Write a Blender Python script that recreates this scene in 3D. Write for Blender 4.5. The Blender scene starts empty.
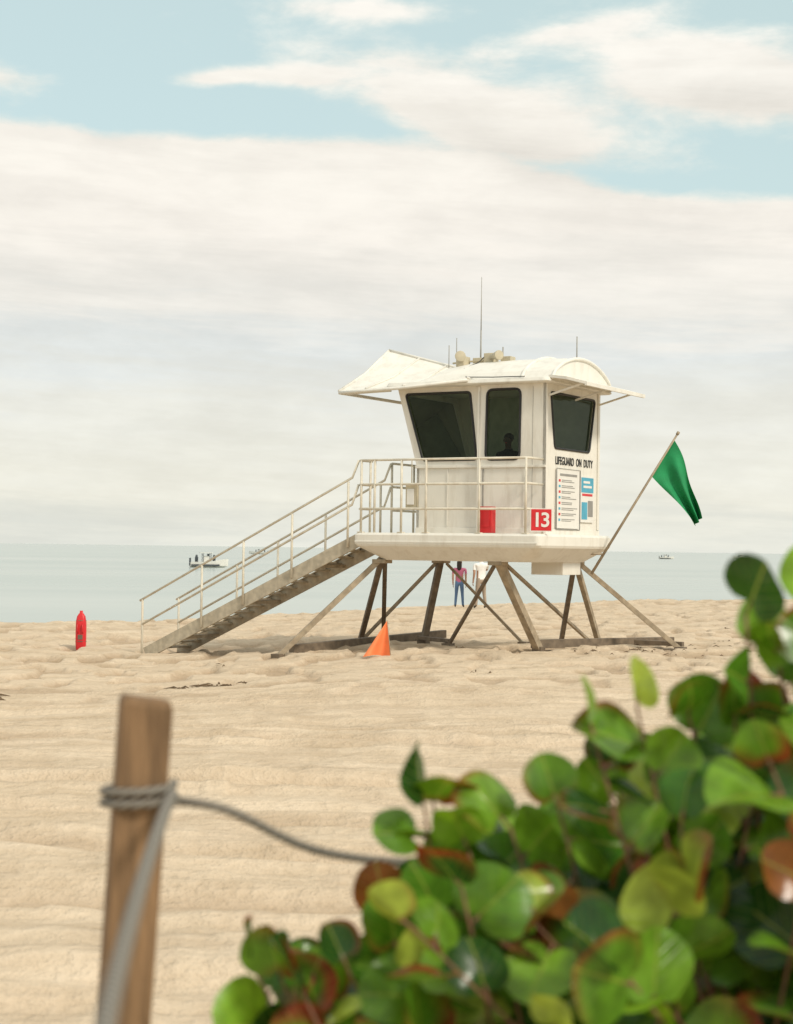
import bpy, bmesh, math, random
import numpy as np
from mathutils import Vector, Matrix
random.seed(7); np.random.seed(7)
sc = bpy.context.scene
sc.view_settings.view_transform = 'Standard'
sc.view_settings.look = 'None'
sc.view_settings.exposure = 0
R = math.radians

# ------------------------------------------------------------------ helpers
def link(o, parent=None):
    sc.collection.objects.link(o)
    if parent: o.parent = parent
    return o
def empty(name, loc=(0,0,0), rz=0, parent=None):
    e = bpy.data.objects.new(name, None); e.location = loc; e.rotation_euler = (0,0,rz)
    e.empty_display_size = 0.2
    return link(e, parent)

def mat(name, col, rough=.6, metal=0, var=.12, scale=6, bump=0.0, bscale=40, spec=.4, stretch=(1,1,1), dirt=None, dirt_amt=0.0):
    m = bpy.data.materials.new(name); m.use_nodes = True
    nt = m.node_tree; N = nt.nodes; L = nt.links
    b = N['Principled BSDF']
    tc = N.new('ShaderNodeTexCoord'); mp = N.new('ShaderNodeMapping'); mp.inputs['Scale'].default_value = stretch
    L.new(tc.outputs['Object'], mp.inputs[0])
    n = N.new('ShaderNodeTexNoise'); n.inputs['Scale'].default_value = scale; n.inputs['Detail'].default_value = 5
    L.new(mp.outputs[0], n.inputs['Vector'])
    r = N.new('ShaderNodeValToRGB')
    r.color_ramp.elements[0].position = .3; r.color_ramp.elements[1].position = .7
    r.color_ramp.elements[0].color = tuple(c*(1-var) for c in col)+(1,)
    r.color_ramp.elements[1].color = tuple(min(1,c*(1+var)) for c in col)+(1,)
    L.new(n.outputs[0], r.inputs[0])
    out = r.outputs[0]
    if dirt:
        n3 = N.new('ShaderNodeTexNoise'); n3.inputs['Scale'].default_value = 1.6; n3.inputs['Detail'].default_value = 7
        n3.inputs['Roughness'].default_value = .7
        mp3 = N.new('ShaderNodeMapping'); mp3.inputs['Scale'].default_value = (3,3,.6)
        L.new(tc.outputs['Object'], mp3.inputs[0]); L.new(mp3.outputs[0], n3.inputs['Vector'])
        mr = N.new('ShaderNodeMapRange'); mr.inputs[1].default_value=.5; mr.inputs[2].default_value=.8; mr.inputs[4].default_value=dirt_amt
        L.new(n3.outputs[0], mr.inputs[0])
        mx = N.new('ShaderNodeMixRGB'); mx.inputs[2].default_value = dirt+(1,)
        L.new(mr.outputs[0], mx.inputs[0]); L.new(out, mx.inputs[1]); out = mx.outputs[0]
    L.new(out, b.inputs['Base Color'])
    b.inputs['Roughness'].default_value = rough; b.inputs['Metallic'].default_value = metal
    b.inputs['Specular IOR Level'].default_value = spec
    if bump:
        n2 = N.new('ShaderNodeTexNoise'); n2.inputs['Scale'].default_value = bscale; n2.inputs['Detail'].default_value = 3
        L.new(mp.outputs[0], n2.inputs['Vector'])
        bp = N.new('ShaderNodeBump'); bp.inputs['Strength'].default_value = bump; bp.inputs['Distance'].default_value = .01
        L.new(n2.outputs[0], bp.inputs['Height']); L.new(bp.outputs[0], b.inputs['Normal'])
    return m

class MB:
    def __init__(s): s.v=[]; s.f=[]; s.m=[]; s.smooth=[]
    def add(s, vs, fs, mi=0, sm=False):
        o=len(s.v); s.v += [tuple(v) for v in vs]
        for f in fs: s.f.append(tuple(i+o for i in f)); s.m.append(mi); s.smooth.append(sm)
    def box(s,x0,x1,y0,y1,z0,z1,mi=0):
        vs=[(x,y,z) for z in (z0,z1) for y in (y0,y1) for x in (x0,x1)]
        s.add(vs,[(0,2,3,1),(4,5,7,6),(0,1,5,4),(2,6,7,3),(0,4,6,2),(1,3,7,5)],mi)
    def beam(s,p,q,w,h=None,mi=0):
        h=h or w; p=Vector(p); q=Vector(q); d=(q-p).normalized()
        up=Vector((0,0,1)) if abs(d.z)<.98 else Vector((0,1,0))
        a=d.cross(up).normalized(); b=a.cross(d).normalized()
        vs=[]
        for c in (p,q):
            for sa,sb in ((-1,-1),(1,-1),(1,1),(-1,1)): vs.append(c+a*sa*w/2+b*sb*h/2)
        s.add(vs,[(0,1,2,3),(7,6,5,4),(0,4,5,1),(1,5,6,2),(2,6,7,3),(3,7,4,0)],mi)
    def tube(s,pts,r,n=8,mi=0,caps=True):
        pts=[Vector(p) for p in pts]
        rs = r if isinstance(r,(list,tuple)) else [r]*len(pts)
        vs=[]; fs=[]
        pa=None
        for i,p in enumerate(pts):
            d=(pts[min(i+1,len(pts)-1)]-pts[max(i-1,0)]).normalized()
            if pa is None:
                up=Vector((0,0,1)) if abs(d.z)<.9 else Vector((0,1,0)); a=d.cross(up).normalized()
            else: a=(pa-d*pa.dot(d)).normalized()
            pa=a; b=d.cross(a)
            for k in range(n):
                t=2*math.pi*k/n; vs.append(p+(a*math.cos(t)+b*math.sin(t))*rs[i])
        for i in range(len(pts)-1):
            for k in range(n):
                k2=(k+1)%n; fs.append((i*n+k,i*n+k2,(i+1)*n+k2,(i+1)*n+k))
        if caps: fs.append(tuple(range(n))[::-1]); fs.append(tuple(range((len(pts)-1)*n,len(pts)*n)))
        s.add(vs,fs,mi,True)
    def loft(s,rings,mi=0,caps=True,sm=False):
        n=len(rings[0]); vs=[p for r in rings for p in r]; fs=[]
        for i in range(len(rings)-1):
            for k in range(n):
                k2=(k+1)%n; fs.append((i*n+k,i*n+k2,(i+1)*n+k2,(i+1)*n+k))
        if caps: fs.append(tuple(range(n))[::-1]); fs.append(tuple(range((len(rings)-1)*n,len(rings)*n)))
        s.add(vs,fs,mi,sm)
    def obj(s,name,mats,parent=None,bevel=0,recalc=True):
        me=bpy.data.meshes.new(name); me.from_pydata(s.v,[],s.f); me.update()
        for m in (mats if isinstance(mats,(list,tuple)) else [mats]): me.materials.append(m)
        me.polygons.foreach_set('material_index',s.m); me.polygons.foreach_set('use_smooth',s.smooth)
        if recalc:
            bm=bmesh.new(); bm.from_mesh(me); bmesh.ops.recalc_face_normals(bm,faces=bm.faces); bm.to_mesh(me); bm.free()
        o=bpy.data.objects.new(name,me); link(o,parent)
        if bevel:
            b=o.modifiers.new('Bevel','BEVEL'); b.width=bevel; b.segments=2; b.limit_method='ANGLE'
        return o

def rrect(x0,x1,y0,y1,r,z,n=5):
    pts=[]
    for cx,cy,a0 in ((x1-r,y0+r,-90),(x1-r,y1-r,0),(x0+r,y1-r,90),(x0+r,y0+r,180)):
        for i in range(n+1):
            a=R(a0+90*i/n); pts.append((cx+r*math.cos(a),cy+r*math.sin(a),z))
    return pts

# ------------------------------------------------------------------ materials
M_white = mat('white_fiberglass',(.77,.74,.665),.42,var=.03,scale=3,bump=.05,bscale=12,dirt=(.46,.39,.29),dirt_amt=.5)
M_roof  = mat('roof_fiberglass',(.76,.735,.665),.5,var=.04,scale=3,bump=.06,bscale=10,dirt=(.43,.39,.32),dirt_amt=.5)
M_rail  = mat('painted_rail',(.67,.62,.51),.45,var=.12,scale=7,dirt=(.4,.27,.15),dirt_amt=.6)
M_leg   = mat('weathered_strut',(.36,.29,.20),.65,var=.25,scale=9,bump=.15,dirt=(.17,.115,.07),dirt_amt=.7)
M_legd  = mat('dark_strut',(.17,.13,.09),.7,var=.3,scale=9,bump=.2)
M_ramp  = mat('ramp_metal',(.47,.41,.31),.6,var=.2,scale=10,bump=.1,dirt=(.22,.17,.11),dirt_amt=.6)
M_black = mat('window_gasket',(.02,.02,.02),.5,var=.1)
M_grey  = mat('grey_equipment',(.35,.34,.31),.5,var=.15)
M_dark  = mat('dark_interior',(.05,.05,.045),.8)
M_lining= mat('interior_lining',(.42,.46,.38),.8)
M_red   = mat('red_plastic',(.62,.025,.03),.4,var=.12)
M_text  = mat('black_lettering',(.03,.03,.03),.6)
M_signw = mat('sign_white',(.76,.74,.69),.5,var=.03)
M_signb = mat('sign_blue',(.08,.36,.50),.5)
M_signg = mat('sign_print',(.28,.27,.25),.6)
M_yel   = mat('cream_box',(.52,.46,.33),.5)

def glass_mat():
    m=bpy.data.materials.new('tinted_glass'); m.use_nodes=True; nt=m.node_tree; N=nt.nodes; L=nt.links
    N.clear(); o=N.new('ShaderNodeOutputMaterial'); t=N.new('ShaderNodeBsdfTransparent'); t.inputs[0].default_value=(.52,.58,.50,1)
    g=N.new('ShaderNodeBsdfGlossy'); g.inputs['Roughness'].default_value=.03; g.inputs[0].default_value=(.40,.44,.39,1)
    f=N.new('ShaderNodeFresnel'); f.inputs[0].default_value=1.4
    tc=N.new('ShaderNodeTexCoord'); n=N.new('ShaderNodeTexNoise'); n.inputs['Scale'].default_value=1.3
    L.new(tc.outputs['Object'],n.inputs['Vector']); bp=N.new('ShaderNodeBump'); bp.inputs['Strength'].default_value=.04
    L.new(n.outputs[0],bp.inputs['Height']); L.new(bp.outputs[0],g.inputs['Normal'])
    x=N.new('ShaderNodeMixShader'); L.new(f.outputs[0],x.inputs[0]); L.new(t.outputs[0],x.inputs[1]); L.new(g.outputs[0],x.inputs[2]); L.new(x.outputs[0],o.inputs[0])
    return m
M_glass=glass_mat()

# ------------------------------------------------------------------ ground
_T = np.random.rand(256,256)
def vn(x,y,s=0):
    x=np.asarray(x,float)+s*17.3; y=np.asarray(y,float)+s*9.7
    xi=np.floor(x).astype(int); yi=np.floor(y).astype(int); xf=x-xi; yf=y-yi
    xf=xf*xf*(3-2*xf); yf=yf*yf*(3-2*yf)
    a=_T[xi&255,yi&255]; b=_T[(xi+1)&255,yi&255]; c=_T[xi&255,(yi+1)&255]; d=_T[(xi+1)&255,(yi+1)&255]
    return (a*(1-xf)+b*xf)*(1-yf)+(c*(1-xf)+d*xf)*yf
def ss(a,b,x):
    t=np.clip((np.asarray(x,float)-a)/(b-a),0,1); return t*t*(3-2*t)
def base(X,Y):
    z=-.28*ss(1.0,-4.5,X)*ss(12,24,Y)
    z=z-.2*np.clip((np.asarray(Y,float)-36)/20,0,1)*ss(-6,2,X)
    return z
def crest(X): return np.interp(X,[-60,-9.7,-6.6,-2.7,-.5,2.5,7.7,17,80],[36,42,45,51,53.5,58.5,65,72,95])
TRK=(7.6,9.3,10.9,12.3,14.6,16.4,19.2,21.0)
def trackd(X,Y,off): return Y+.13*X-off-.5*np.sin(X*.25+off)-.12*np.sin(X*.9+off*2)
def footmask(X,Y): return np.maximum(ss(.60,.76,vn(X*2.7,Y*1.9,9)),ss(.66,.80,vn(X*2.0+.6*vn(X*4,Y*4,3),Y*1.5,14)))
def height(X,Y):
    b=base(X,Y); c=crest(X)+1.5*(vn(X*.35,Y*0,3)-.5)
    fade=ss(-2,4,Y)*(1-ss(100,160,Y))
    lump=.08*(vn(X*.55,Y*.55,1)-.5)+.055*(vn(X*1.3,Y*1.3,2)-.5)+.035*(vn(X*3.1,Y*3.1,4)-.5)+.016*(vn(X*7,Y*7,5)-.5)
    yr=Y+.13*X+.35*(vn(X*.3,Y*.3,8)-.5)
    gz=ss(5,7,Y)*(1-ss(22,26,Y))
    groove=.06*(vn(X*.10,yr*1.5,6)-.5)+.06*(vn(X*.20,yr*3.0,7)-.5)+.035*(vn(X*.5,yr*6.0,12)-.5)
    for off in TRK:
        dd=trackd(X,Y,off); k=.5+.8*vn(X*.8,Y*0+off,15)
        groove=groove+k*(-.065*np.exp(-(dd/.15)**2)+.035*np.exp(-((np.abs(dd)-.28)/.10)**2))
    foot=-.085*footmask(X,Y)*(.25+.75*ss(19,24,Y))+.03*ss(.7,.85,vn(X*3.3,Y*2.6,10))
    z=b+fade*(lump*(1-.35*gz)+groove*gz+foot*(1-.5*gz))
    over=np.maximum(0,Y-c)
    z=z-np.minimum(over*.16,4.5)*ss(0,1.2,over)
    return z
rows=[-60,-30,-15,-6,-2,0,1.5,3,4]; y=4.6
while y<84: rows.append(y); y*=1.0056
rows += [90,100,120,160,300,1000,4000,16000,40000]
us=[-60,-20,-7,-3.2,-1.8,-1.3]+list(np.linspace(-1.05,1.05,440))+[1.3,1.8,3.2,7,20,60]
ro=np.array(rows); U=np.array(us)
wid=.27*np.maximum(ro,0)+1.2
wid=np.where(ro<4.6,2.4,wid)
X=U[None,:]*wid[:,None]; Y=np.repeat(ro[:,None],len(us),1)
Z=height(X,Y)
nr,nc=X.shape
verts=np.stack([X,Y,Z],-1).reshape(-1,3)
idx=np.arange(nr*nc).reshape(nr,nc)
faces=np.stack([idx[:-1,:-1],idx[:-1,1:],idx[1:,1:],idx[1:,:-1]],-1).reshape(-1,4)
me=bpy.data.meshes.new('sand_beach'); me.from_pydata(verts.tolist(),[],faces.tolist()); me.update()
me.polygons.foreach_set('use_smooth',[True]*len(me.polygons))
# relief shade painted into the sand colour along vehicle tracks and in footprints
hollow_shade=np.zeros_like(X)
for off in TRK: hollow_shade=np.maximum(hollow_shade,np.exp(-(trackd(X,Y,off)/.17)**2)*(.35+.65*vn(X*1.2,Y*2,21)))
hollow_shade=hollow_shade*ss(5,7,Y)*(1-ss(22,26,Y))
hollow_shade=np.maximum(hollow_shade,footmask(X,Y)*(.25+.75*ss(19,24,Y)))
at_=me.attributes.new('hollow_shade','FLOAT','POINT'); at_.data.foreach_set('value',hollow_shade.ravel().astype(np.float32))
ground=link(bpy.data.objects.new('sand_beach',me))
m=bpy.data.materials.new('sand'); m.use_nodes=True; nt=m.node_tree; N=nt.nodes; L=nt.links; b=N['Principled BSDF']
b.inputs['Roughness'].default_value=.95; b.inputs['Specular IOR Level'].default_value=.1
tc=N.new('ShaderNodeTexCoord')
def noiz(scale,det=5,stretch=(1,1,1),rot=0,rough=.6):
    mp=N.new('ShaderNodeMapping'); mp.inputs['Scale'].default_value=stretch; mp.inputs['Rotation'].default_value=(0,0,rot)
    L.new(tc.outputs['Object'],mp.inputs[0]); n=N.new('ShaderNodeTexNoise'); n.inputs['Scale'].default_value=scale
    n.inputs['Detail'].default_value=det; n.inputs['Roughness'].default_value=rough; L.new(mp.outputs[0],n.inputs['Vector']); return n.outputs[0]
def mth(op,a,b_=None):
    n=N.new('ShaderNodeMath'); n.operation=op
    for i,v in enumerate((a,b_)):
        if v is None: continue
        if hasattr(v,'links'): L.new(v,n.inputs[i])
        else: n.inputs[i].default_value=v
    return n.outputs[0]
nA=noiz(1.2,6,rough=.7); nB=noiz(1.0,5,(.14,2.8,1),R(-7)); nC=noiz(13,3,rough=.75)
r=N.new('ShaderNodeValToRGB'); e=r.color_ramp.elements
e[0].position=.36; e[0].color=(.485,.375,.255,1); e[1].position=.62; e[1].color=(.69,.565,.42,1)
mixv=mth('ADD',mth('ADD',mth('MULTIPLY',nA,.35),mth('MULTIPLY',nB,.40)),mth('MULTIPLY',nC,.25))  # random tone, plus bump noise darkening low sand as painted relief shade
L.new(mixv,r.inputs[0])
da=N.new('ShaderNodeAttribute'); da.attribute_name='hollow_shade'
dm=N.new('ShaderNodeMixRGB'); dm.blend_type='MULTIPLY'; dm.inputs[2].default_value=(.62,.55,.49,1)  # tints tracks and footprints darker, imitating shade in the hollows
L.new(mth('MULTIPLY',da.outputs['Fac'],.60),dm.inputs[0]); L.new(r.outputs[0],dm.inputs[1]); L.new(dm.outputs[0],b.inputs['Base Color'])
h=mth('ADD',mth('MULTIPLY',nC,.032),mth('MULTIPLY',nB,.09))
bp=N.new('ShaderNodeBump'); bp.inputs['Strength'].default_value=1.0; bp.inputs['Distance'].default_value=1.0
L.new(h,bp.inputs['Height']); L.new(bp.outputs[0],b.inputs['Normal'])
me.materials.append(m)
def gz(x,y): return float(base(x,y))
def hz(x,y): return float(height(np.array([x]),np.array([y]))[0])

# ------------------------------------------------------------------ sea
SEA=-1.3
mb=MB(); mb.add([(-40000,30,SEA),(40000,30,SEA),(40000,39000,SEA),(-40000,39000,SEA)],[(0,1,2,3)])
m=bpy.data.materials.new('sea_water'); m.use_nodes=True; nt=m.node_tree; N=nt.nodes; L=nt.links; b=N['Principled BSDF']
b.inputs['Roughness'].default_value=.2; b.inputs['IOR'].default_value=1.33
tc=N.new('ShaderNodeTexCoord')
n1=noiz(.5,4,(.35,1,1)); n2=noiz(.02,4,(.25,1,1))
h=mth('ADD',mth('MULTIPLY',n1,.3),mth('MULTIPLY',n2,.8))
bp=N.new('ShaderNodeBump'); bp.inputs['Strength'].default_value=.4; L.new(h,bp.inputs['Height']); L.new(bp.outputs[0],b.inputs['Normal'])
r=N.new('ShaderNodeValToRGB'); e=r.color_ramp.elements; e[0].position=.35; e[0].color=(.30,.365,.335,1); e[1].position=.7; e[1].color=(.42,.46,.42,1)
L.new(n2,r.inputs[0]); L.new(r.outputs[0],b.inputs['Base Color'])
mb.obj('sea',m)

# ------------------------------------------------------------------ world / sky
SUN_EL=R(42); SUN_AZ=R(136)     # azimuth from +Y clockwise
w=bpy.data.worlds.new('World'); sc.world=w; w.use_nodes=True; nt=w.node_tree; N=nt.nodes; L=nt.links; N.clear()
out=N.new('ShaderNodeOutputWorld')
sky=N.new('ShaderNodeTexSky'); sky.sky_type='NISHITA'; sky.sun_disc=False; sky.sun_elevation=SUN_EL; sky.sun_rotation=SUN_AZ
sky.air_density=1.0; sky.dust_density=1.2; sky.ozone_density=1.0
bgS=N.new('ShaderNodeBackground'); bgS.inputs[1].default_value=.14; L.new(sky.outputs[0],bgS.inputs[0])
tc=N.new('ShaderNodeTexCoord'); sep=N.new('ShaderNodeSeparateXYZ'); L.new(tc.outputs['Generated'],sep.inputs[0])
x_,y_,z_=sep.outputs
u=mth('ARCTAN2',x_,y_); v=mth('ARCSINE',z_)
def comb(a,b_,c):
    n=N.new('ShaderNodeCombineXYZ')
    for i,q in enumerate((a,b_,c)):
        if hasattr(q,'links'): L.new(q,n.inputs[i])
        else: n.inputs[i].default_value=q
    return n.outputs[0]
def wn(vec,scale,det=7,rough=.55,dist=0):
    n=N.new('ShaderNodeTexNoise'); n.inputs['Scale'].default_value=scale; n.inputs['Detail'].default_value=det
    n.inputs['Roughness'].default_value=rough; n.inputs['Distortion'].default_value=dist; L.new(vec,n.inputs['Vector']); return n.outputs[0]
uv=comb(mth('MULTIPLY',u,1.0),mth('MULTIPLY',v,2.4),.7)
uvs=comb(mth('MULTIPLY',u,.45),mth('MULTIPLY',mth('SUBTRACT',v,mth('MULTIPLY',u,-.05)),4.0),3.1)
nU=wn(uv,11,6,.60,.3); nF=wn(uv,34,4,.62); nS=wn(uvs,13,5,.62,.2)
def sst(a,b_,xin):
    n=N.new('ShaderNodeMapRange'); n.interpolation_type='SMOOTHSTEP'; n.inputs[1].default_value=a; n.inputs[2].default_value=b_
    L.new(xin,n.inputs[0]); return n.outputs[0]
def ell(cu,cv,ru,rv,ang=0):
    du=mth('SUBTRACT',u,cu); dv=mth('SUBTRACT',v,cv); ca,sa=math.cos(ang),math.sin(ang)
    a=mth('DIVIDE',mth('ADD',mth('MULTIPLY',du,ca),mth('MULTIPLY',dv,sa)),ru)
    b_=mth('DIVIDE',mth('SUBTRACT',mth('MULTIPLY',dv,ca),mth('MULTIPLY',du,sa)),rv)
    d=mth('ADD',mth('MULTIPLY',a,a),mth('MULTIPLY',b_,b_))
    return mth('POWER',2.718,mth('MULTIPLY',d,-1.0))
edge=mth('SUBTRACT',v,mth('MULTIPLY',sst(-.04,.18,u),-.034))
bank=sst(.246,.222,edge)
cov=mth('ADD',mth('MULTIPLY',bank,1.15),mth('MULTIPLY',ell(.065,.243,.105,.025,-.32),1.1))
cov=mth('ADD',cov,mth('MULTIPLY',ell(.19,.268,.09,.024,-.12),1.15))
cov=mth('ADD',cov,mth('MULTIPLY',ell(-.105,.268,.03,.005,.1),.75))
cov=mth('ADD',cov,mth('MULTIPLY',ell(-.055,.270,.02,.006,.1),.65))
cov=mth('ADD',cov,mth('MULTIPLY',ell(-.235,.262,.035,.011,-.3),.7))
cov=mth('ADD',cov,mth('MULTIPLY',ell(.11,.298,.06,.008,.2),.5))
cov=mth('ADD',cov,mth('MULTIPLY',ell(-.02,.308,.06,.008,.0),.55))
cov=mth('ADD',cov,mth('MULTIPLY',sst(.33,.60,v),.62))
cov=mth('ADD',cov,mth('MULTIPLY',ell(.135,.214,.05,.012,-.2),-.35))
cov=mth('ADD',cov,mth('ADD',mth('MULTIPLY',mth('SUBTRACT',nU,.53),1.2),mth('MULTIPLY',mth('SUBTRACT',nF,.5),.45)))
mask=sst(.14,.70,cov)
r=N.new('ShaderNodeValToRGB'); cr=r.color_ramp
stops=[(0.0,(.80,.81,.735)),(.10,(.88,.865,.76)),(.28,(.845,.845,.775)),(.38,(.785,.815,.795)),(.46,(.865,.845,.785)),(.62,(.93,.885,.81)),(.80,(.94,.90,.82)),(1.0,(.96,.93,.86))]
cr.elements[0].position=0; cr.elements[0].color=stops[0][1]+(1,); cr.elements[1].position=1; cr.elements[1].color=stops[-1][1]+(1,)
for p,c in stops[1:-1]:
    q=cr.elements.new(p); q.color=c+(1,)
vv=mth('ADD',mth('MULTIPLY',v,1/.30),mth('MULTIPLY',mth('SUBTRACT',nS,.5),.30)); L.new(vv,r.inputs[0])
shade=mth('ADD',.905,mth('ADD',mth('MULTIPLY',sst(.32,.68,mth('ADD',mth('MULTIPLY',nF,.35),mth('MULTIPLY',nU,.65))),.09),mth('MULTIPLY',sst(.35,.65,nS),.07)))
under=mth('ADD',mth('MULTIPLY',ell(.075,.229,.07,.013,-.32),-.12),mth('MULTIPLY',ell(.20,.256,.065,.011,-.10),-.13))
shade=mth('ADD',shade,under)
vm=N.new('ShaderNodeVectorMath'); vm.operation='SCALE'; L.new(r.outputs[0],vm.inputs[0]); L.new(shade,vm.inputs['Scale'])
veil=N.new('ShaderNodeMixRGB'); veil.inputs[1].default_value=(.72,.88,.80,1); L.new(mask,veil.inputs[0]); L.new(vm.outputs[0],veil.inputs[2])
bgC=N.new('ShaderNodeBackground'); bgC.inputs[1].default_value=1.0; L.new(veil.outputs[0],bgC.inputs[0])
maskm=mth('ADD',mth('MULTIPLY',mask,.33),.67)
mx=N.new('ShaderNodeMixShader'); L.new(maskm,mx.inputs[0]); L.new(bgS.outputs[0],mx.inputs[1]); L.new(bgC.outputs[0],mx.inputs[2]); L.new(mx.outputs[0],out.inputs[0])

sun=bpy.data.lights.new('sun','SUN'); sun.energy=2.5; sun.angle=R(10); sun.color=(1,.92,.79)
so=link(bpy.data.objects.new('sun',sun))
sd=Vector((math.sin(SUN_AZ)*math.cos(SUN_EL),math.cos(SUN_AZ)*math.cos(SUN_EL),math.sin(SUN_EL)))
so.rotation_euler=sd.to_track_quat('Z','Y').to_euler()

# ------------------------------------------------------------------ lifeguard tower
tower=empty('lifeguard_tower',(2.51,28.5,0),R(-30))
def T2W(x,y,z): return Vector((2.51+.866*x+.5*y, 28.5-.5*x+.866*y, z))
def W2T(X,Y,z): 
    dx,dy=X-2.51,Y-28.5; return Vector((.866*dx-.5*dy,.5*dx+.866*dy,z))
FL=1.97
mb=MB()
mb.loft([rrect(-3.0,-.1,-.42,1.95,.25,1.50),rrect(-3.08,-.02,-.5,2.05,.28,1.56),rrect(-3.32,.20,-.72,2.27,.12,1.74),rrect(-3.34,.22,-.74,2.29,.10,1.78),rrect(-3.34,.22,-.74,2.29,.10,1.93),rrect(-3.31,.19,-.71,2.26,.10,FL)],0)
mb.obj('deck_hull',M_white,tower)
mb=MB(); mb.box(-.75,-.15,1.0,1.75,1.28,1.52); mb.box(-3.30,.18,-.748,-.738,1.80,1.83); mb.obj('under_deck_box',M_white,tower,bevel=.02)

def wall(name,outer,hole,frame=True,thick=.05,glass=True):
    bm=bmesh.new()
    def loop(p):
        vs=[bm.verts.new(q) for q in p]; return [bm.edges.new((vs[i],vs[(i+1)%len(vs)])) for i in range(len(vs))]
    ed=loop(outer)
    if hole: ed+=loop(hole)
    bmesh.ops.triangle_fill(bm,use_beauty=True,use_dissolve=False,edges=ed)
    bmesh.ops.recalc_face_normals(bm,faces=bm.faces)
    c=Vector((-1.3,1.05,3.2)); bm.normal_update()
    if bm.faces:
        f=list(bm.faces)[0]
        if (f.calc_center_median()-c).dot(f.normal)<0: bmesh.ops.reverse_faces(bm,faces=bm.faces)
    me=bpy.data.meshes.new(name); bm.to_mesh(me); bm.free(); me.materials.append(M_white); me.materials.append(M_dark)
    o=link(bpy.data.objects.new(name,me),tower); s=o.modifiers.new('Solidify','SOLIDIFY'); s.thickness=thick; s.offset=-1
    if hole:
        nrm=(Vector(outer[1])-Vector(outer[0])).cross(Vector(outer[2])-Vector(outer[1])).normalized()
        if nrm.dot(Vector(outer[0])-c)<0: nrm=-nrm
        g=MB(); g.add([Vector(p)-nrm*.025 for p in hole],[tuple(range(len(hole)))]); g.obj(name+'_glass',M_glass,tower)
        f=MB(); pts=[Vector(p)+nrm*.004 for p in hole]; f.tube(pts+[pts[0],pts[1]],.022,6,0,False); f.obj(name+'_gasket',M_black,tower)
    return o
def rounded(poly,r=.08,n=4):
    out=[]; k=len(poly)
    for i in range(k):
        p=Vector(poly[i]); a=(Vector(poly[i-1])-p).normalized(); b=(Vector(poly[(i+1)%k])-p).normalized()
        A=p+a*r; B=p+b*r
        for j in range(n+1):
            t=j/n; out.append((A*(1-t)**2+p*2*t*(1-t)+B*t*t))
    return out
ZT=4.50
yB=-.08
wall('front_bay_wall',[(-2.50,0,3.12),(-1.25,0,3.12),(-1.25,0,ZT),(-2.90,0,ZT)],rounded([(-2.38,0,3.24),(-1.33,0,3.24),(-1.47,0,4.40),(-2.74,0,4.40)],.06))
wall('front_lower_wall',[(-2.50,0,FL),(-1.25,0,FL),(-1.25,0,3.12),(-2.50,0,3.12)],None)
wall('door_wall',[(-1.25,yB,FL),(0,yB,FL),(0,yB,ZT),(-1.25,yB,ZT)],rounded([(-1.12,yB,3.23),(-.48,yB,3.23),(-.47,yB,4.42),(-1.10,yB,4.42)],.11))
wall('door_return',[(-1.25,yB,FL),(-1.25,.05,FL),(-1.25,.05,ZT),(-1.25,yB,ZT)],None,thick=.02)
wall('sign_wall',[(0.0,yB,FL),(0,2.15,FL),(0,2.15,ZT),(0,yB,ZT)],rounded([(0,.27,3.43),(0,1.72,3.43),(0,1.95,4.36),(0,.10,4.36)],.07))
wall('back_wall',[(-2.50,2.15,FL),(0,2.15,FL),(0,2.15,ZT),(-2.90,2.15,ZT)],None)
wall('ramp_lower_wall',[(-2.50,0,FL),(-2.50,2.15,FL),(-2.50,2.15,3.12),(-2.50,0,3.12)],None)
wall('ramp_bay_wall',[(-2.50,0,3.12),(-2.50,2.15,3.12),(-2.90,2.15,ZT),(-2.90,0,ZT)],rounded([(-2.54,.2,3.26),(-2.54,1.95,3.26),(-2.868,1.95,4.39),(-2.868,.2,4.39)],.06))
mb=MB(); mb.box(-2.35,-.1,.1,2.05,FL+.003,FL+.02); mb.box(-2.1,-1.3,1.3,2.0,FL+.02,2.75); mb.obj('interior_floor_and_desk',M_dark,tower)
mb=MB()
mb.box(-2.42,-.06,2.07,2.09,FL+.03,4.48); mb.obj('interior_back_lining',M_lining,tower)
mb=MB()
mb.box(-1.275,-1.225,yB-.018,yB-.003,FL,ZT-.02)
mb.box(-2.52,-1.28,-.035,-.003,3.10,3.15); mb.box(-1.22,.012,yB-.03,yB-.003,3.09,3.13)
mb.box(-2.5,-1.28,-.03,-.003,FL,FL+.1); mb.box(-1.22,.02,yB-.03,yB-.003,FL,FL+.1)
mb.box(.003,.025,-.08,2.16,FL,FL+.09); mb.box(.003,.02,2.08,2.16,FL+.1,ZT); mb.box(.003,.02,yB-.005,yB+.05,FL+.1,ZT)
mb.box(-1.20,-1.17,yB-.012,yB-.003,2.1,3.07); mb.box(-.40,-.37,yB-.012,yB-.003,2.1,3.07)
mb.box(-1.9,-1.87,-.014,-.003,2.1,3.08)
mb.obj('wall_trim',M_white,tower,bevel=.005)
mb=MB(); mb.box(-1.16,-1.145,yB-.02,yB-.003,2.12,3.07); mb.box(-1.235,-1.232,yB-.022,yB-.004,3.2,4.4); mb.box(-.24,-.235,yB-.006,yB-.003,2.1,4.45)
mb.tube([(-.33,yB-.02,2.75),(-.33,yB-.07,2.77),(-.33,yB-.07,2.93),(-.33,yB-.02,2.95)],.012); mb.obj('door_seams_and_handle',M_grey,tower)
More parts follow.
